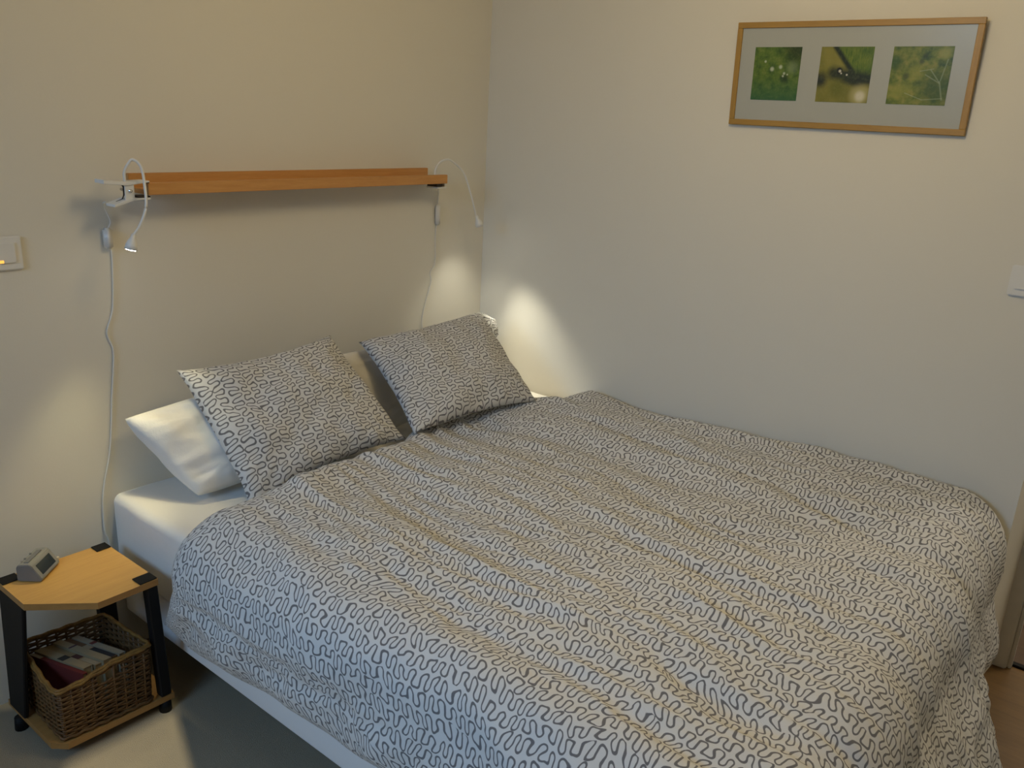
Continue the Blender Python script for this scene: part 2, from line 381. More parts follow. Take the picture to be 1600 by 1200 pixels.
# ------------------------------------------------------------------ duvet
def interp(x, pts):
    if x <= pts[0][0]: return pts[0][1]
    for (a, b), (c, d) in zip(pts, pts[1:]):
        if x <= c: return b + (d - b) * (x - a) / (c - a)
    return pts[-1][1]
def sm(x): x = max(0, min(1, x)); return x * x * (3 - 2 * x)
YFOOT = -1.925
def build_duvet():
    NU, NV = 230, 250
    U0, RR = 1.56, .068
    vs, uvs = [], []
    top, bot = [], []
    for j in range(NV + 1):
        for i in range(NU + 1):
            fu, fv = i / NU, j / NV
            # nearer y used to get the hem length
            ylin = -.5 - 1.5 * fv
            Lh = interp(-ylin, [(.5, .335), (.6, .350), (.85, .320), (1.15, .292), (1.6, .31), (2.1, .33)]) + .012 * noise.noise(Vector((ylin * 9, 3.3, 0)))
            u = fu * (U0 + Lh)
            a = max(0, u - U0)
            yh = interp(u, [(0, -.575), (.22, -.535), (.34, -.40), (.6, -.36), (.76, -.365), (.88, -.43), (.95, -.44), (1.2, -.44), (1.36, -.46), (1.58, -.455), (1.70, -.43), (1.90, -.315)])
            Lf = .46
            vlen = (yh - YFOOT) + Lf
            v = fv * vlen
            Y = yh - v
            b = max(0, YFOOT - Y)
            s = math.hypot(a, b)
            flare = .05 + (.17 + .33 * sm((u - .2) / .6)) * (b / s if s > 1e-6 else 0) ** 2
            if s < RR * math.pi / 2: th = s / RR; out = RR * math.sin(th); dn = RR * (1 - math.cos(th))
            else:
                th = math.pi / 2; q = s - RR * th; out = RR + flare * q; dn = RR + q * math.sqrt(1 - flare * flare)
            dx, dy = ((a / s, b / s) if s > 1e-6 else (0, 0))
            x = -.014 - min(u, U0) - dx * out
            y = max(Y, YFOOT) - dy * out
            z = .545 - dn
            z += lift(x) * max(0, 1 - s / .1)
            n = Vector((-dx * math.sin(th), -dy * math.sin(th), math.cos(th))) if s > 1e-6 else Vector((0, 0, 1))
            # thickness
            dl = (U0 + Lh) - u; dh = v; dfoot = vlen - v
            d = min(dl, dh, dfoot)
            side = sm(s / .30)
            T = (.076 - lift(x) * .8 + .022 * sm((.55 - u) / .5) * sm((v - .25) / .5) + .018 * sm((.3 - v) / .3)) * (1 - side) + (.050 - .018 * sm((s - .2) / .15)) * side
            rad = .085 if dh <= min(dl, dfoot) else .065
            if d < rad:
                k = 1 - d / rad
                T *= math.sqrt(max(0, 1 - k * k)) if dh <= min(dl, dfoot) else (1 - k * k) ** .8
            if u < .05: T *= math.sqrt(max(0, 1 - (1 - u / .05) ** 2))
            # quilting puffs and creases
            P = Vector((u * 3.2, v * 2.0, 1.7)); w1 = noise.noise(P) * .022
            wv = u + .035 * noise.noise(Vector((v * 2.6, u * 2, 9.1)))
            r1 = (1 - abs(noise.noise(Vector((wv * 8.5, v * 1.5, 4.2)))) * 2.2)
            r2 = (1 - abs(noise.noise(Vector((wv * 19, v * 3.6, 8.2)))) * 2.2)
            w2 = .019 * r1 + .010 * r2
            w3 = .005 * noise.noise(Vector((u * 32, v * 15, 2.2)))
            uc = interp(v, [(0, .28), (.5, .35), (1.1, .375), (1.5, .50)])
            crease = -.022 * math.exp(-((u - uc) / .035) ** 2) * sm(v / .3) + .012 * math.exp(-((u - uc - .07) / .04) ** 2)
            folds = side * (.024 * noise.noise(Vector((v * 8, s * 1.2, 6.0))) + .012 * noise.noise(Vector((v * 19, s * 3, 1.0)))) * sm((s - .05) / .2)
            folds += .016 * math.exp(-(v / .07) ** 2) * sm((s - .18) / .14)
            if b > 0: folds += sm(s / .4) * (b / s) * (.05 * math.exp(-((u - .70) / .22) ** 2) + .085 * math.exp(-((u - 1.15) / .2) ** 2) + .015 * noise.noise(Vector((u * 6, 3, 5))))
            hump0 = -.036 * math.exp(-(((u - .58) / .30) ** 2 + ((v - .15) / .12) ** 2))
            hump = hump0 + .030 * math.exp(-(((u - 1.33) / .10) ** 2 + ((v - .10) / .07) ** 2))
            e = sm(d / .12) * sm(u / .06)
            T = T + e * ((w1 + w2 * .9 + crease + hump) * (1 - .55 * side) + w3 + folds)
            if s < .25: T = max(T, .002)
            p = Vector((x, y, z))
            po = p + n * max(T, .0025)
            # keep clear of the wall
            po.x = min(po.x, -.006)
            if d < .03: po += Vector((0, 0, -.002))
            top.append(po); bot.append(p)
            uvs.append((u, -.4 - yh + v))
    N = (NU + 1) * (NV + 1); W = NU + 1
    fs = []
    for j in range(NV):
        for i in range(NU):
            a = j * W + i; fs.append((a, a + W, a + W + 1, a + 1)); fs.append((N + a, N + a + 1, N + a + W + 1, N + a + W))
    rim = [i for i in range(W)] + [j * W + NU for j in range(1, NV + 1)] + [NV * W + i for i in range(NU - 1, -1, -1)] + [j * W for j in range(NV - 1, 0, -1)]
    for k in range(len(rim)):
        a, b = rim[k], rim[(k + 1) % len(rim)]; fs.append((a, b, N + b, N + a))
    TP = np.array([tuple(p) for p in top]).reshape(NV + 1, NU + 1, 3)
    cu = np.zeros((NV + 1, NU + 1)); cu[:, 1:] = np.cumsum(np.linalg.norm(np.diff(TP, axis=1), axis=2), axis=1)
    cv = np.zeros((NV + 1, NU + 1)); cv[1:, :] = np.cumsum(np.linalg.norm(np.diff(TP, axis=0), axis=2), axis=0)
    cv += np.array(uvs).reshape(NV + 1, NU + 1, 2)[0, :, 1][None, :]
    uvs = np.stack([cu, cv], 2).reshape(-1, 2).tolist()
    o = mesh('duvet', top + bot, fs, PRINT, None, True, uvs + uvs)
    return tag(o, 'large puffy duvet in white cotton with grey squiggle print spread over the bed', 'duvet')
build_duvet()

# ------------------------------------------------------------------ pillows
def pillow(name, TL, TR, BR, BL, T, mat, label, group, size, pinch=(.07, .09), seed=0, back=.6, ears=(0, 0, 0, 0), power=.42, n=56, wr=1.0, offs=(0, 0), bulge=(0, 0), rnd=0.0):
    TL, TR, BR, BL = map(Vector, (TL, TR, BR, BL))
    nrm = ((TR - TL) + (BR - BL)).cross((TL - BL) + (TR - BR)).normalized()   # towards the foot of the bed
    if nrm.y > 0: nrm = -nrm
    vs, uvs, fs = [], [], []
    idx = {}
    for side in (1, -1):
        for j in range(n + 1):
            for i in range(n + 1):
                s, t = -1 + 2 * i / n, -1 + 2 * j / n
                edge = i in (0, n) or j in (0, n)
                if edge and side == -1: idx[(side, i, j)] = idx[(1, i, j)]; continue
                s2 = s * (1 - pinch[0] * (1 - t * t)); t2 = t * (1 - pinch[1] * (1 - s * s))
                k_ = 1 - rnd * (s * t) ** 4; s2 *= k_; t2 *= k_
                a, b = (s2 + 1) / 2, (t2 + 1) / 2
                p = (BL * (1 - a) + BR * a) * (1 - b) + (TL * (1 - a) + TR * a) * b
                q = max(0, (1 - s * s) * (1 - t * t))
                h = T * q ** power
                # creases running in from the corners and along the edges
                c = noise.noise(Vector((s * 2.1 + seed, t * 2.1, seed * 1.7))) * .016 + noise.noise(Vector((s * 6 + seed, t * 5, 4 + seed))) * .0065
                ang = math.atan2(abs(t) - .55, abs(s) - .55)
                c += .006 * math.sin(ang * 9 + seed) * math.exp(-((1 - abs(s)) ** 2 + (1 - abs(t)) ** 2) * 6)
                h = h + c * wr * min(1, q * 5)
                w = 1 if side == 1 else back
                wav = nrm * (.008 * wr * noise.noise(Vector((s * 3.2 + seed * 3, t * 3.2, 7))) * (1 - q))
                p = p + nrm * h * w * side + wav + Vector((bulge[0], 0, bulge[1])) * q
                for k, (cs, ct) in enumerate(((-1, 1), (1, 1), (1, -1), (-1, -1))):
                    if ears[k]: p += nrm * ears[k] * math.exp(-((s - cs) ** 2 + (t - ct) ** 2) * 5)
                idx[(side, i, j)] = len(vs); vs.append(p); uvs.append((s * size[0] / 2 + offs[0] + (side < 0) * .9, t * size[1] / 2 + offs[1]))
    for side in (1, -1):
        for j in range(n):
            for i in range(n):
                f = [idx[(side, i, j)], idx[(side, i + 1, j)], idx[(side, i + 1, j + 1)], idx[(side, i, j + 1)]]
                fs.append(f if side == 1 else f[::-1])
    loc = (BL + BR) / 2
    root = thing(name, label, 'pillow', loc, group)
    o = mesh('pillowcase', vs, fs, mat, root, True, uvs)
    return root, vs, idx, n

pillow('pillow', (-1.615, -.075, .775), (-.93, -.075, .80), (-.90, -.27, .555), (-1.500, -.245, .548), .085, PILLOWW,
       'plump white pillow against the wall behind the left printed pillow', 'white pillows', (.75, .34), seed=2.3, pinch=(.015, .035), back=.55, power=.36, wr=1.1, bulge=(-.02, 0), rnd=.045)
pillow('pillow', (-.838, -.080, .815), (-.10, -.055, .80), (-.08, -.22, .592), (-.78, -.235, .55), .060, PILLOWW,
       'white pillow mostly hidden behind the right printed pillow', 'white pillows', (.65, .34), seed=5.1, pinch=(.02, .04), back=.5, power=.4)
pillow('pillow', (-1.462, -.128, .897), (-.929, -.150, .915), (-.862, -.440, .615), (-1.430, -.410, .556), .072, PRINT,
       'left pillow in grey squiggle print, leaning on the white pillow', 'printed pillows', (.56, .47), seed=1.2, pinch=(.04, .115), back=.5, offs=(.31, .2), power=.45)
pr, pv, pidx, pn = pillow('pillow', (-.775, -.115, .857), (-.285, -.245, .918), (-.333, -.570, .661), (-.865, -.480, .641), .080, PRINT,
       'right pillow in grey squiggle print near the room corner', 'printed pillows', (.56, .47), seed=3.4, pinch=(.06, .085), back=.65, ears=(0, 0, -.01, 0), offs=(1.9, 1.1), power=.45)
# loose corner of the pillowcase folded back behind its top right corner
fl, fu = [], []
A, B, Cc, D = Vector((-.262, -.232, .908)), Vector((-.140, -.200, .858)), Vector((-.128, -.212, .795)), Vector((-.235, -.262, .79))
for side in (1, -1):
    for j in range(13):
        for i in range(13):
            a, b = i / 12, j / 12
            p = (A * (1 - a) + B * a) * (1 - b) + (D * (1 - a) + Cc * a) * b
            q = 16 * a * (1 - a) * b * (1 - b)
            p = p + Vector((.35, -.6, .4)) * (side * .012 * q ** .5 + .004 * noise.noise(Vector((a * 6, b * 6, 3))))
            fl.append(p); fu.append((a * .09 + 3, b * .1))
ff = []
for sd in (0, 169):
    for j in range(12):
        for i in range(12):
            k = sd + j * 13 + i; f = [k, k + 1, k + 14, k + 13]; ff.append(f if sd == 0 else f[::-1])
mesh('pillowcase_flap', fl, ff, PRINT, pr, True, fu)

# ------------------------------------------------------------------ wall shelf
sh = thing('picture_ledge', 'long oak picture ledge with a front lip on the back wall', 'shelf', (-.92, 0, 1.38))
box('back_strip', (-1.497, -.014, 1.381), (-.346, -.001, 1.429), OAK, sh, .0012)
box('shelf_board', (-1.497, -.100, 1.381), (-.346, -.014, 1.393), OAK, sh, .0012)
box('front_lip', (-1.497, -.114, 1.381), (-.346, -.100, 1.4125), OAK, sh, .0012)

# ------------------------------------------------------------------ clip lamps
def lamp_head(root, tip, aim, r_tip, r_face, length, name='lamp_head', recess=0.0):
    tip = Vector(tip); d = (Vector(aim) - tip).normalized()
    prof = [(0, r_tip), (.25, r_tip * 1.25), (.45, r_face * .72), (.7, r_face * .93), (1.0, r_face)]
    bm = bmesh.new(); add_tube(bm, [tip + d * length * a for a, r in prof], [r for a, r in prof], 20); h = bmobj(name, bm, WHITEM, root, True)
    bm = bmesh.new(); add_tube(bm, [tip + d * length * a for a in (.99 - recess * .5, 1.04 - recess * .39)], [r_face * .86, r_face * .80], 20); bmobj('lens', bm, LENS, h, True)
    return tip + d * (length + .006), d
def spot(p, d, energy, size, color):
    light('clip_lamp_bulb', 'SPOT', p, p + d, energy, color, spot_size=math.radians(size), spot_blend=1.0, shadow_soft_size=.025)

ll = thing('clip_lamp', 'white gooseneck clip lamp clamped to the left end of the oak ledge', 'lamp', (-1.53, -.07, 1.38), 'clip lamps on the oak ledge')
yc0, yc1 = -.128, -.082
def slab(bm, pts, y0, y1):   # polygon in x-z extruded along y
    a = [bm.verts.new((x, y0, z)) for x, z in pts]; b = [bm.verts.new((x, y1, z)) for x, z in pts]; n = len(pts)
    bm.faces.new(a); bm.faces.new(b[::-1])
    for i in range(n): bm.faces.new((a[i], b[i], b[(i + 1) % n], a[(i + 1) % n]))
bm = bmesh.new(); slab(bm, [(-1.622, 1.414), (-1.560, 1.4085), (-1.500, 1.4155), (-1.500, 1.4195), (-1.560, 1.4175), (-1.622, 1.424)], yc0, yc1); bevel(bm, .0012, 1); bmobj('clamp_jaw', bm, WHITEM, ll)
bm = bmesh.new(); slab(bm, [(-1.598, 1.362), (-1.556, 1.376), (-1.500, 1.3765), (-1.500, 1.3715), (-1.545, 1.370), (-1.598, 1.355)], yc0, yc1); bevel(bm, .0012, 1); bmobj('clamp_jaw', bm, WHITEM, ll)
bm = bmesh.new(); slab(bm, [(-1.566, 1.371), (-1.541, 1.371), (-1.541, 1.418), (-1.566, 1.418)], yc0 + .004, yc0 + .009); bevel(bm, .001, 1); bmobj('clamp_cheek', bm, WHITEM, ll)
bm = bmesh.new(); add_tube(bm, [(-1.553, yc0 - .001, 1.395), (-1.553, yc1 + .002, 1.395)], .0042, 10); bmobj('pivot_pin', bm, STEEL, ll, True)
tube('spring', [(-1.585, -.105, 1.412), (-1.566, -.105, 1.412), (-1.560, -.105, 1.404), (-1.560, -.105, 1.384), (-1.566, -.105, 1.372), (-1.582, -.105, 1.366)], .0022, GREYR, ll, 6)
box('grip_pad', (-1.532, yc0 + .003, 1.4128), (-1.499, yc1 - .003, 1.4162), GREYR, ll, .001, 1)
box('grip_pad', (-1.532, yc0 + .003, 1.376), (-1.499, yc1 - .003, 1.3808), GREYR, ll, .001, 1)
neck = catmull([(-1.556, -.108, 1.414), (-1.557, -.11, 1.440), (-1.549, -.118, 1.462), (-1.538, -.125, 1.473), (-1.527, -.14, 1.455), (-1.532, -.16, 1.41), (-1.541, -.175, 1.36), (-1.560, -.175, 1.315), (-1.578, -.172, 1.290)], 8)
tube('gooseneck', neck, .0036, WHITEM, ll, 10)
p, d = lamp_head(ll, (-1.578, -.172, 1.292), (-1.72, -.125, .70), .0055, .0155, .040)
spot(p, d, 10.5, 45, (1.0, .85, .46))
spot(p, Vector((.11, -.01, -.59)).normalized(), 4.6, 46, (1.0, .85, .46))     # spill onto the pillow
cordL = catmull([(-1.600, -.085, 1.365), (-1.575, -.02, 1.35), (-1.554, -.008, 1.306), (-1.562, -.008, 1.285)], 6)
tube('cord', cordL, .0021, WHITEP, ll, 6)
bm = bmesh.new(); add_box(bm, (-1.578, -.022, 1.232), (-1.556, -.002, 1.288)); bevel(bm, .005, 2); bmobj('cord_switch', bm, WHITEP, ll, True)
tube('cord', catmull([(-1.562, -.008, 1.235), (-1.557, -.006, 1.21), (-1.567, -.005, 1.071), (-1.590, -.005, 1.002), (-1.577, -.005, .945), (-1.593, -.005, .816), (-1.612, -.005, .666), (-1.640, -.006, .56), (-1.650, -.006, .50), (-1.652, -.006, .42), (-1.643, -.006, .37), (-1.640, -.006, .20), (-1.66, -.006, .08)], 8), .0021, WHITEP, ll, 6)

lr = thing('clip_lamp', 'white gooseneck clip lamp at the right end of the oak ledge', 'lamp', (-.36, -.06, 1.38), 'clip lamps on the oak ledge')
bm = bmesh.new(); add_box(bm, (-.385, -.097, 1.394), (-.34, -.045, 1.402)); bevel(bm, .0015, 1); bmobj('clamp_jaw', bm, WHITEM, lr)
bm = bmesh.new(); add_box(bm, (-.385, -.10, 1.362), (-.335, -.045, 1.369)); bevel(bm, .0015, 1); bmobj('clamp_jaw', bm, WHITEM, lr)
bm = bmesh.new(); add_box(bm, (-.341, -.095, 1.362), (-.334, -.05, 1.402)); bevel(bm, .0015, 1); bmobj('clamp_cheek', bm, WHITEM, lr)
box('grip_pad', (-.392, -.104, 1.369), (-.362, -.055, 1.3805), GREYR, lr, .001, 1)
neckR = catmull([(-.366, -.07, 1.40), (-.365, -.07, 1.425), (-.352, -.072, 1.447), (-.335, -.08, 1.461), (-.305, -.090, 1.461), (-.250, -.105, 1.418), (-.225, -.12, 1.347), (-.214, -.135, 1.285), (-.207, -.140, 1.258)], 8)
tube('gooseneck', neckR, .0036, WHITEM, lr, 10)
p, d = lamp_head(lr, (-.207, -.140, 1.260), (-.107, -.26, .80), .0055, .0155, .042, recess=.10)
spot(p, d, 13.5, 56, (1.0, .94, .74))
spot(p, Vector((.01, .07, -.45)).normalized(), 3.0, 92, (1.0, .94, .74))     # wide spill around the beam
tube('cord', catmull([(-.335, -.06, 1.366), (-.30, -.025, 1.36), (-.279, -.008, 1.335), (-.284, -.008, 1.295)], 6), .0019, WHITEP, lr, 6)
bm = bmesh.new(); add_box(bm, (-.295, -.020, 1.215), (-.275, -.002, 1.292)); bevel(bm, .005, 2); bmobj('cord_switch', bm, WHITEP, lr, True)
tube('cord', catmull([(-.286, -.008, 1.218), (-.290, -.006, 1.18), (-.287, -.005, 1.07), (-.313, -.005, 1.036), (-.308, -.005, .997), (-.335, -.005, .92), (-.354, -.005, .851), (-.345, -.005, .78), (-.36, -.006, .60), (-.36, -.006, .535)], 8), .0019, WHITEP, lr, 6)

# ------------------------------------------------------------------ framed picture
fr = thing('framed_picture', 'wide beech frame holding three square green nature photos', 'picture', (-.02, -1.37, 1.64))
T_, B_ = -.032, -.016                                  # how far the front stands off the wall at top and bottom
y0, y1, z0, z1 = -1.727, -1.030, 1.640, 1.941
def fx(z): return B_ + (T_ - B_) * (z - z0) / (z1 - z0)
def lean_box(name, ya, yb, za, zb, dep, mat, parent, proud=0.0, r=.0012):
    bm = bmesh.new()
    add_hexa(bm, [(fx(za) - proud, ya, za), (fx(za) - proud, yb, za), (fx(za) + dep, yb, za), (fx(za) + dep, ya, za)],
                 [(fx(zb) - proud, ya, zb), (fx(zb) - proud, yb, zb), (fx(zb) + dep, yb, zb), (fx(zb) + dep, ya, zb)])
    if r: bevel(bm, r, 1)
    return bmobj(name, bm, mat, parent)
fw = .017
lean_box('frame_rail', y0, y1, z1 - fw, z1, .014, FRAMEW, fr)
lean_box('frame_rail', y0, y1, z0, z0 + fw, .014, FRAMEW, fr)
lean_box('frame_stile', y0, y0 + fw, z0 + fw, z1 - fw, .014, FRAMEV, fr)
lean_box('frame_stile', y1 - fw, y1, z0 + fw, z1 - fw, .014, FRAMEV, fr)
MATB = plain('grey green mount board', (.41, .425, .40), .25, var=.02, spec=.4)
lean_box('mount', y0 + fw, y1 - fw, z0 + fw, z1 - fw, .012, MATB, fr, -.005, 0)
def photo_mat(k):
    t = NT('nature photo'); g = t.sep(t.coord('UV')); x, y = g[0], g[1]
    V = t.combine(x, y, k * 3.7)
    big = t.noise(V, 2.2, 2); mid = t.noise(V, 6, 3, .6); fine = t.noise(V, 22, 2)
    def disc(cx, cy, r, soft=.5):
        d = t.M('SQRT', t.M('ADD', t.M('POWER', t.M('SUBTRACT', x, cx), 2), t.M('POWER', t.M('SUBTRACT', y, cy), 2)))
        m = t.n('ShaderNodeMapRange', interpolation_type='SMOOTHSTEP'); t.put(m.inputs[0], d)
        m.inputs[1].default_value = r * (1 - soft); m.inputs[2].default_value = r * (1 + soft); m.inputs[3].default_value = 1; m.inputs[4].default_value = 0
        return m.outputs[0]
    def seg(ax, ay, bx, by, w):
        L = math.hypot(bx - ax, by - ay); ux, uy = (bx - ax) / L, (by - ay) / L
        px, py = t.M('SUBTRACT', x, ax), t.M('SUBTRACT', y, ay)
        s = t.M('ADD', t.M('MULTIPLY', px, ux), t.M('MULTIPLY', py, uy)); s = t.M('MINIMUM', t.M('MAXIMUM', s, 0.0), L)
        ex = t.M('SUBTRACT', px, t.M('MULTIPLY', s, ux)); ey = t.M('SUBTRACT', py, t.M('MULTIPLY', s, uy))
        d = t.M('SQRT', t.M('ADD', t.M('MULTIPLY', ex, ex), t.M('MULTIPLY', ey, ey)))
        m = t.n('ShaderNodeMapRange'); t.put(m.inputs[0], d); m.inputs[1].default_value = w * .4; m.inputs[2].default_value = w * 1.4
        m.inputs[3].default_value = 1; m.inputs[4].default_value = 0; return m.outputs[0]
    if k == 0:
        c = t.ramp(mid, [(.30, (.035, .085, .022)), (.52, (.10, .17, .03)), (.75, (.19, .24, .055))])
        c = t.mix(t.M('MULTIPLY', t.M('SUBTRACT', .45, y, clamp=True), 1.9), c, (.035, .12, .055, 1))
        c = t.mix(t.M('MULTIPLY', disc(.92, .97, .28, .8), .85), c, (.02, .035, .012, 1))
        c = t.mix(t.M('MULTIPLY', disc(.70, .42, .08, .9), .8), c, (.018, .035, .016, 1))
        c = t.mix(t.M('MULTIPLY', disc(.84, .62, .10, .9), .3), c, (.40, .48, .28, 1))
        for px, py, r in ((.25, .73, .022), (.41, .59, .038), (.59, .63, .034), (.68, .51, .024), (.66, .46, .02), (.75, .49, .016)):
            c = t.mix(t.M('MULTIPLY', disc(px, py, r, .6), .85), c, (.50, .56, .42, 1))
    elif k == 1:
        c = t.ramp(big, [(.3, (.15, .15, .025)), (.7, (.26, .24, .05))])
        up = t.M('ADD', t.M('MULTIPLY', t.M('SUBTRACT', x, .27), 1.0), t.M('MULTIPLY', t.M('SUBTRACT', y, 1.0), .78))
        upm = t.M('MULTIPLY', t.M('GREATER_THAN', up, 0.0), t.M('GREATER_THAN', t.M('ADD', y, t.M('MULTIPLY', x, .33)), .74))
        leaf = t.ramp(t.noise(t.combine(t.M('MULTIPLY', x, 9), t.M('MULTIPLY', y, 2), 1), 3, 3), [(.3, (.06, .12, .012)), (.7, (.16, .21, .025))])
        c = t.mix(upm, c, leaf)
        c = t.mix(seg(.27, 1.0, .64, .56, .05), c, (.02, .03, .012, 1))
        c = t.mix(t.M('MULTIPLY', disc(.04, .40, .13, .7), .95), c, (.02, .026, .02, 1))
        c = t.mix(t.M('MULTIPLY', seg(.30, .53, 1.0, .42, .12), .95), c, (.022, .03, .016, 1))
        c = t.mix(t.M('MULTIPLY', seg(.55, .44, .80, .36, .10), .9), c, (.024, .032, .016, 1))
        c = t.mix(t.M('MULTIPLY', disc(.40, .24, .16, .8), .5), c, (.10, .12, .015, 1))
        c = t.mix(t.M('MULTIPLY', disc(.84, .14, .17, .5), .9), c, (.40, .37, .16, 1))
        c = t.mix(t.M('MULTIPLY', disc(.85, .12, .085, .6), .9), c, (.62, .60, .48, 1))
        c = t.mix(disc(.40, .575, .055, .3), c, (.012, .016, .01, 1))
        for px, py, r in ((.41, .565, .025), (.44, .525, .015), (.55, .50, .017)):
            c = t.mix(disc(px, py, r, .5), c, (.55, .54, .44, 1))
    else:
        c = t.ramp(mid, [(.32, (.045, .085, .012)), (.5, (.14, .18, .022)), (.7, (.27, .26, .05))])
        c = t.mix(t.M('MULTIPLY', disc(.85, .30, .28, .6), .75), c, (.045, .085, .012, 1))
        c = t.mix(t.M('MULTIPLY', disc(.06, .72, .14, .7), .75), c, (.04, .09, .014, 1))
        c = t.mix(t.M('MULTIPLY', disc(.88, .88, .09, .7), .7), c, (.30, .31, .07, 1))
        for px, py, r in ((.30, .27, .09), (.42, .55, .13), (.15, .2, .1)):
            c = t.mix(t.M('MULTIPLY', disc(px, py, r, .8), .6), c, (.28, .29, .045, 1))
        for px, py, r in ((.55, .84, .04), (.50, .74, .04), (.28, .49, .05)):
            c = t.mix(t.M('MULTIPLY', disc(px, py, r, .8), .7), c, (.045, .06, .012, 1))
        for q in ((.60, .52, .85, .38, .010), (.68, .60, .84, .40, .010), (.85, .40, .93, .10, .014), (.86, .42, .93, .78, .010), (.30, .20, .60, .09, .008), (.60, .09, .93, .12, .009), (.50, .58, .72, .62, .008)):
            c = t.mix(t.M('MULTIPLY', seg(*q), .32), c, (.45, .50, .32, 1))
    c = t.mix(t.M('MULTIPLY', t.M('SUBTRACT', fine, .5, clamp=True), .5), c, (.3, .34, .12, 1))
    t.set(Base_Color=c, Roughness=.3); t.b.inputs['Specular IOR Level'].default_value = .35
    return t.m
for k, (ya, yb) in enumerate(((-1.094, -1.241), (-1.300, -1.452), (-1.505, -1.662))):
    za, zb = 1.717, 1.870
    e = .0040
    vs = [(fx(za) + e, ya, za), (fx(za) + e, yb, za), (fx(zb) + e, yb, zb), (fx(zb) + e, ya, zb),
          (fx(za) + e + .002, ya, za), (fx(za) + e + .002, yb, za), (fx(zb) + e + .002, yb, zb), (fx(zb) + e + .002, ya, zb)]
    o = mesh('photo_print', vs, [(0, 1, 2, 3), (7, 6, 5, 4), (0, 4, 5, 1), (1, 5, 6, 2), (2, 6, 7, 3), (3, 7, 4, 0)], photo_mat(k), fr, False, [(0, 0), (1, 0), (1, 1), (0, 1)] * 2)
    o['label'] = ('green photo of dew drops on moss', 'yellow-green photo of a dark twig with drops', 'green photo of fine pale twigs over blurred flowers')[k]

# ------------------------------------------------------------------ light switches
s1 = thing('light_switch', 'ivory light switch with orange pilot light on the wall left of the ledge', 'light switch', (-1.82, 0, 1.2), 'wall switches')
box('cover_plate', (-1.870, -.009, 1.199), (-1.783, -.001, 1.283), WHITEP, s1, .003)
box('rocker', (-1.853, -.014, 1.218), (-1.801, -.008, 1.268), WHITEP, s1, .0015)
box('pilot_light', (-1.842, -.0152, 1.219), (-1.831, -.0135, 1.226), GLOW, s1, .0006, 1)
s2 = thing('light_switch', 'ivory light switch by the doorway at the right end of the wall', 'light switch', (0, -1.95, 1.2), 'wall switches')
box('cover_plate', (-.009, -1.995, 1.228), (-.001, -1.912, 1.312), WHITEP, s2, .003)
box('rocker', (-.014, -1.980, 1.248), (-.008, -1.928, 1.298), WHITEP, s2, .0015)

# ------------------------------------------------------------------ bedside table
tb = thing('side_table', 'small beech side table with cut corner and black legs beside the bed', 'side table', (-1.83, -.21, 0))
TZ = .42
penta = [(-1.972, -.075), (-1.972, -.238), (-1.848, -.360), (-1.688, -.360), (-1.688, -.080)]
def board(name, poly, z0, z1, mats=(0, 1)):
    bm = bmesh.new(); add_prism(bm, poly[::-1], z0, z1)
    bmesh.ops.recalc_face_normals(bm, faces=bm.faces)
    for f in bm.faces: f.material_index = 0 if abs(f.normal.z) > .5 else 1
    return bmobj(name, bm, None, tb, mats=[(BEECH, BEECHEDGE_SHADE)[k] for k in mats])
board('tabletop', penta, TZ - .018, TZ)
board('shelf_board', [(-1.980, -.062), (-1.980, -.312), (-1.952, -.346), (-1.668, -.358), (-1.668, -.068)], .035, .053, (1, 1))  # all faces in the dark edge tone: shade under the tabletop put into the colour
def leg(top, bot, cap):
    bm = bmesh.new(); (x0, ya, x1, yb) = bot; (X0, Ya, X1, Yb) = top
    add_hexa(bm, [(x0, ya, .053), (x1, ya, .053), (x1, yb, .053), (x0, yb, .053)], [(X0, Ya, TZ - .018), (X1, Ya, TZ - .018), (X1, Yb, TZ - .018), (X0, Yb, TZ - .018)])
    bevel(bm, .003, 1); l = bmobj('leg', bm, BLACK, tb)
    bm = bmesh.new(); add_box(bm, (cap[0], cap[1], TZ + .0003), (cap[2], cap[3], TZ + .004)); bevel(bm, .0012, 1); bmobj('corner_cap', bm, BLACK, l)
    cx, cy = (x0 + x1) / 2, (ya + yb) / 2
    bm = bmesh.new(); add_tube(bm, [(cx, cy, 0.0), (cx, cy, .035)], [.017, .015], 12); bmobj('foot', bm, BLACK, l, True)
leg((-1.972, -.225, -1.961, -.085), (-1.986, -.178, -1.974, -.088), (-1.971, -.115, -1.926, -.076))
leg((-1.718, -.356, -1.688, -.328), (-1.704, -.358, -1.674, -.330), (-1.737, -.359, -1.689, -.318))
leg((-1.735, -.110, -1.689, -.082), (-1.730, -.105, -1.680, -.075), (-1.729, -.116, -1.689, -.081))

# ------------------------------------------------------------------ alarm clock
ck = thing('alarm_clock', 'silver wedge-shaped alarm clock with dark display on the side table', 'clock', (-1.885, -.13, TZ))
FL, FR = Vector((-1.897, -.170, TZ)), Vector((-1.824, -.108, TZ))
wd = (FR - FL); bk = Vector((-wd.y, wd.x, 0)).normalized()
def P(a, dpt, h): return FL + wd * a + bk * dpt + Vector((0, 0, h))
bm = bmesh.new()
prof = [(.004, .002), (0, .010), (.024, .046), (.030, .050), (.058, .047), (.063, .040), (.063, .004), (.058, .002)]
a = [bm.verts.new(P(0, d_, h)) for d_, h in prof]; b = [bm.verts.new(P(1, d_, h)) for d_, h in prof]
bm.faces.new(a); bm.faces.new(b[::-1])
for i in range(8): bm.faces.new((a[i], b[i], b[(i + 1) % 8], a[(i + 1) % 8]))
bevel(bm, .0016, 2)
for f in bm.faces: f.material_index = 1 if abs(f.normal.dot(wd.normalized())) > .85 else 0
bmobj('clock_body', bm, None, ck, mats=[SILVER, SILVERD])
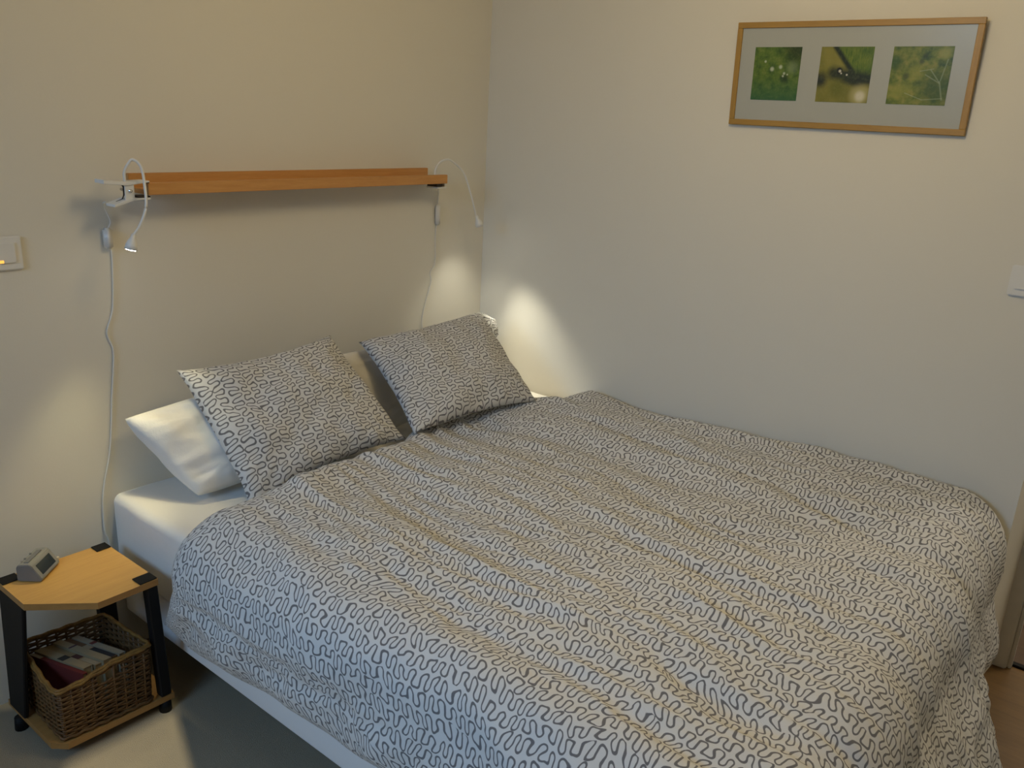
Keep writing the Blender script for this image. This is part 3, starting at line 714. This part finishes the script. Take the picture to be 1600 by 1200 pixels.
fn = (P(0, 0, .010) - P(0, .024, .046)).normalized(); out = Vector((0, 0, 1)).cross(wd).normalized()
fnrm = wd.normalized().cross(fn).normalized()
if fnrm.dot(bk) > 0: fnrm = -fnrm
def F(a, k, o): return P(a, .024 * k, .010 + .036 * k) + fnrm * o
bm = bmesh.new(); add_hexa(bm, [F(.15, .16, -.001), F(.85, .16, -.001), F(.85, .84, -.001), F(.15, .84, -.001)], [F(.15, .16, .0012), F(.85, .16, .0012), F(.85, .84, .0012), F(.15, .84, .0012)]); bmobj('display', bm, SCREEN, ck)
bm = bmesh.new(); add_hexa(bm, [P(.12, .036, .0488), P(.82, .036, .0488), P(.82, .048, .0475), P(.12, .048, .0475)], [P(.12, .036, .0518), P(.82, .036, .0518), P(.82, .048, .0505), P(.12, .048, .0505)]); bmobj('snooze_bar', bm, SILVERD, ck)
for k, a_ in enumerate((.18, .34, .62)):
    bm = bmesh.new(); add_tube(bm, [P(a_, .055, .0465), P(a_, .055, .0505)], .003, 10); bmobj('button', bm, STEEL if k == 0 else SILVERD, ck)
bm = bmesh.new(); add_box(bm, (-1.838, -.084, TZ + .0004), (-1.815, -.079, TZ + .009)); bevel(bm, .001, 1)
tag(bmobj('paper_slip', bm, WHITEP), 'tiny white slip lying by the wall behind the alarm clock', 'paper')

# ------------------------------------------------------------------ wicker basket
bk_ = thing('wicker_basket', 'brown wicker basket full of books on the lower table shelf', 'basket', (-1.835, -.23, .053))
BC = [(-1.948, -.100), (-1.962, -.338), (-1.722, -.355), (-1.735, -.135)]     # rim corners
BB = [(-1.946, -.108), (-1.956, -.334), (-1.726, -.350), (-1.738, -.135)]     # floor corners
ZB = .058
def rim_h(s):      # s in 0..4 around the rim, starting at the back left corner
    h = interp(s, [(0, .222), (.35, .214), (.7, .196), (1, .197), (1.25, .202), (1.6, .222), (2, .226), (2.5, .222), (3, .228), (3.5, .225), (4, .222)])
    return h + .006
def ring(s, k):    # point on the basket wall at s around, k 0 bottom .. 1 rim
    i = int(s) % 4; f = s - int(s)
    def lerp(C): a, b = C[i], C[(i + 1) % 4]; return Vector((a[0] + (b[0] - a[0]) * f, a[1] + (b[1] - a[1]) * f, 0))
    p = lerp(BB) * (1 - k) + lerp(BC) * k
    c = Vector((-1.843, -.24, 0))
    rr = min(f, 1 - f)
    p += (c - p) * .03 * max(0, 1 - rr / .07)                 # rounded corners
    p.z = ZB + (rim_h(s) - ZB) * k
    d = (p - Vector((c.x, c.y, p.z))).normalized()
    return p, d
bm = bmesh.new(); rows = 21; NS = 36
for r in range(rows):
    k0 = (r + .5) / rows
    pts = []
    cnt = NS * 3
    for i in range(cnt + 1):
        s = 4 * i / cnt
        kk = k0
        if r >= rows - 5 and r < rows - 2 and 1.40 < s < 1.66: kk = k0                      # hand hole lies here
        p, d = ring(s % 4, kk)
        ph = math.sin(math.pi * (i / 3 + r))
        pts.append(p + d * .0030 * ph + Vector((0, 0, .0012 * noise.noise(Vector((s * 5, r, 0))))))
    # split the strand at the hand hole
    def hole(i): s = 4 * i / cnt; return rows - 5 <= r < rows - 2 and 1.42 < s < 1.64
    run = []
    for i, p in enumerate(pts):
        if hole(i):
            if len(run) > 1: add_tube(bm, run, .0033, 5, False)
            run = []
        else: run.append(p)
    if len(run) > 1: add_tube(bm, run, .0033, 5, False)
wv = bmobj('weave', bm, WICKER, bk_, True); wv['kind'] = 'stuff'
for i in range(NS):
    s = 4 * (i + .25) / NS
    if 1.44 < s < 1.62 and i % 2: continue
    p0, d0 = ring(s, .0); p1, d1 = ring(s, 1.0)
    bm = bmesh.new(); add_tube(bm, [p0 + d0 * .001, (p0 + p1) / 2 + d0 * .001, p1], .0034, 5); bmobj('stake', bm, WICKER, bk_, True)
for off, zz, rad in ((0.0, 0.0, .0048), (.004, -.004, .0042)):
    bm = bmesh.new(); pts = []
    for i in range(97):
        s = (4 * i / 96) % 4; p, d = ring(s, 1.0)
        pts.append(p + d * (off + .0012 * math.sin(i * 1.3)) + Vector((0, 0, zz + .003 + .0012 * math.cos(i * 1.3 + off * 500))))
    add_tube(bm, pts, rad, 6, False); bmobj('rim', bm, WICKERL, bk_, True)
bm = bmesh.new(); pts = []
for i in range(97):
    s = (4 * i / 96) % 4; p, d = ring(s, 0.0); pts.append(p + d * (.004 + .002 * math.sin(i * 1.7)) + Vector((0, 0, .004 + .0025 * math.cos(i * 1.7))))
add_tube(bm, pts, .0045, 6, False); bmobj('foot_border', bm, WICKER, bk_, True)
bm = bmesh.new(); add_prism(bm, BB[::-1], ZB - .003, ZB + .004); bmobj('basket_floor', bm, WICKER, bk_)

# ------------------------------------------------------------------ books in the basket
def paper(name, c): return plain(name, [c[0] * .6, c[1] * .53, c[2] * .40], .8, var=.08, nscale=60)
PAGES = paper('cream page edges', (.52, .44, .30))
def book(y0, th, h, d, col, label, patch=None, tilt=.38, zb=.066, x0=-1.925, spin=0.0):
    """paperback standing in the basket on its lower edge, leaning to the left; the spine faces up"""
    root = thing('book', label, 'book', (x0 + .06, y0, zb), 'paperbacks in the wicker basket')
    cm = paper('book cover', col)
    ca, sa = math.cos(tilt), math.sin(tilt)
    def X(a, b, c):   # a thickness, b along the book, c height; the pile leans towards -x
        x = a * ca - c * sa; z = a * sa + c * ca
        cs, sn = math.cos(spin), math.sin(spin)
        return Vector((x0 + x * cs - b * sn, y0 - b * cs + x * sn * 0, zb + z))
    def hx(name, a0, a1, b0, b1, c0, c1, m):
        bm = bmesh.new(); add_hexa(bm, [X(a0, b0, c0), X(a1, b0, c0), X(a1, b1, c0), X(a0, b1, c0)], [X(a0, b0, c1), X(a1, b0, c1), X(a1, b1, c1), X(a0, b1, c1)])
        return bmobj(name, bm, m, root)
    t = .0015
    hx('cover', 0, t, 0, d, 0, h, cm); hx('cover', th - t, th, 0, d, 0, h, cm)
    hx('spine', t, th - t, 0, d, h - .0015, h, cm)
    hx('page_block', t, th - t, .003, d - .003, .003, h - .0018, PAGES)
    for (b0, b1, c_, lab) in (patch or []):
        o = hx('spine_label', t * .5, th - t * .5, d * b0, d * b1, h, h + .0006, paper('spine print', c_)); o['label'] = lab
bks = [  # thickness, height, length, colour, label, spine patches
    (.012, .135, .200, (.24, .035, .035), 'slim red book nearest the left side of the basket', [(.0, .2, (.50, .50, .50), 'pale end of the spine')]),
    (.024, .140, .185, (.50, .43, .31), 'thick cream paperback with a dark emblem on its spine', [(.46, .58, (.06, .055, .05), 'dark square emblem')]),
    (.017, .137, .190, (.43, .34, .21), 'tan paperback with a brown band, third from the left', [(.52, .66, (.13, .05, .05), 'brown band'), (.70, .98, (.50, .46, .38), 'cream title panel')]),
    (.022, .146, .190, (.46, .41, .31), 'pale paperback with a plain cream spine, mid-basket', [(.30, .33, (.12, .06, .10), 'thin purple line')]),
    (.018, .142, .180, (.20, .11, .06), 'brown paperback with a black title panel on its spine', [(.38, .52, (.48, .42, .34), 'cream panel'), (.54, .98, (.025, .03, .05), 'black title panel')]),
    (.017, .146, .180, (.42, .40, .36), 'grey white paperback with a small red mark on its spine', [(.36, .43, (.17, .035, .035), 'small red mark')]),
    (.016, .134, .175, (.07, .055, .04), 'dark brown paperback furthest right in the basket', []),
]
xx = -1.934
for bi, (th, h, d_, c, lab, pt) in enumerate(bks):
    book(-.126 if bi < 3 else -.128 - .006 * (bi - 2), th, h, d_ - .012, c, lab, pt, tilt=.02, x0=xx, zb=.066, spin=-.30)
    xx += th / math.cos(.30) + .0012
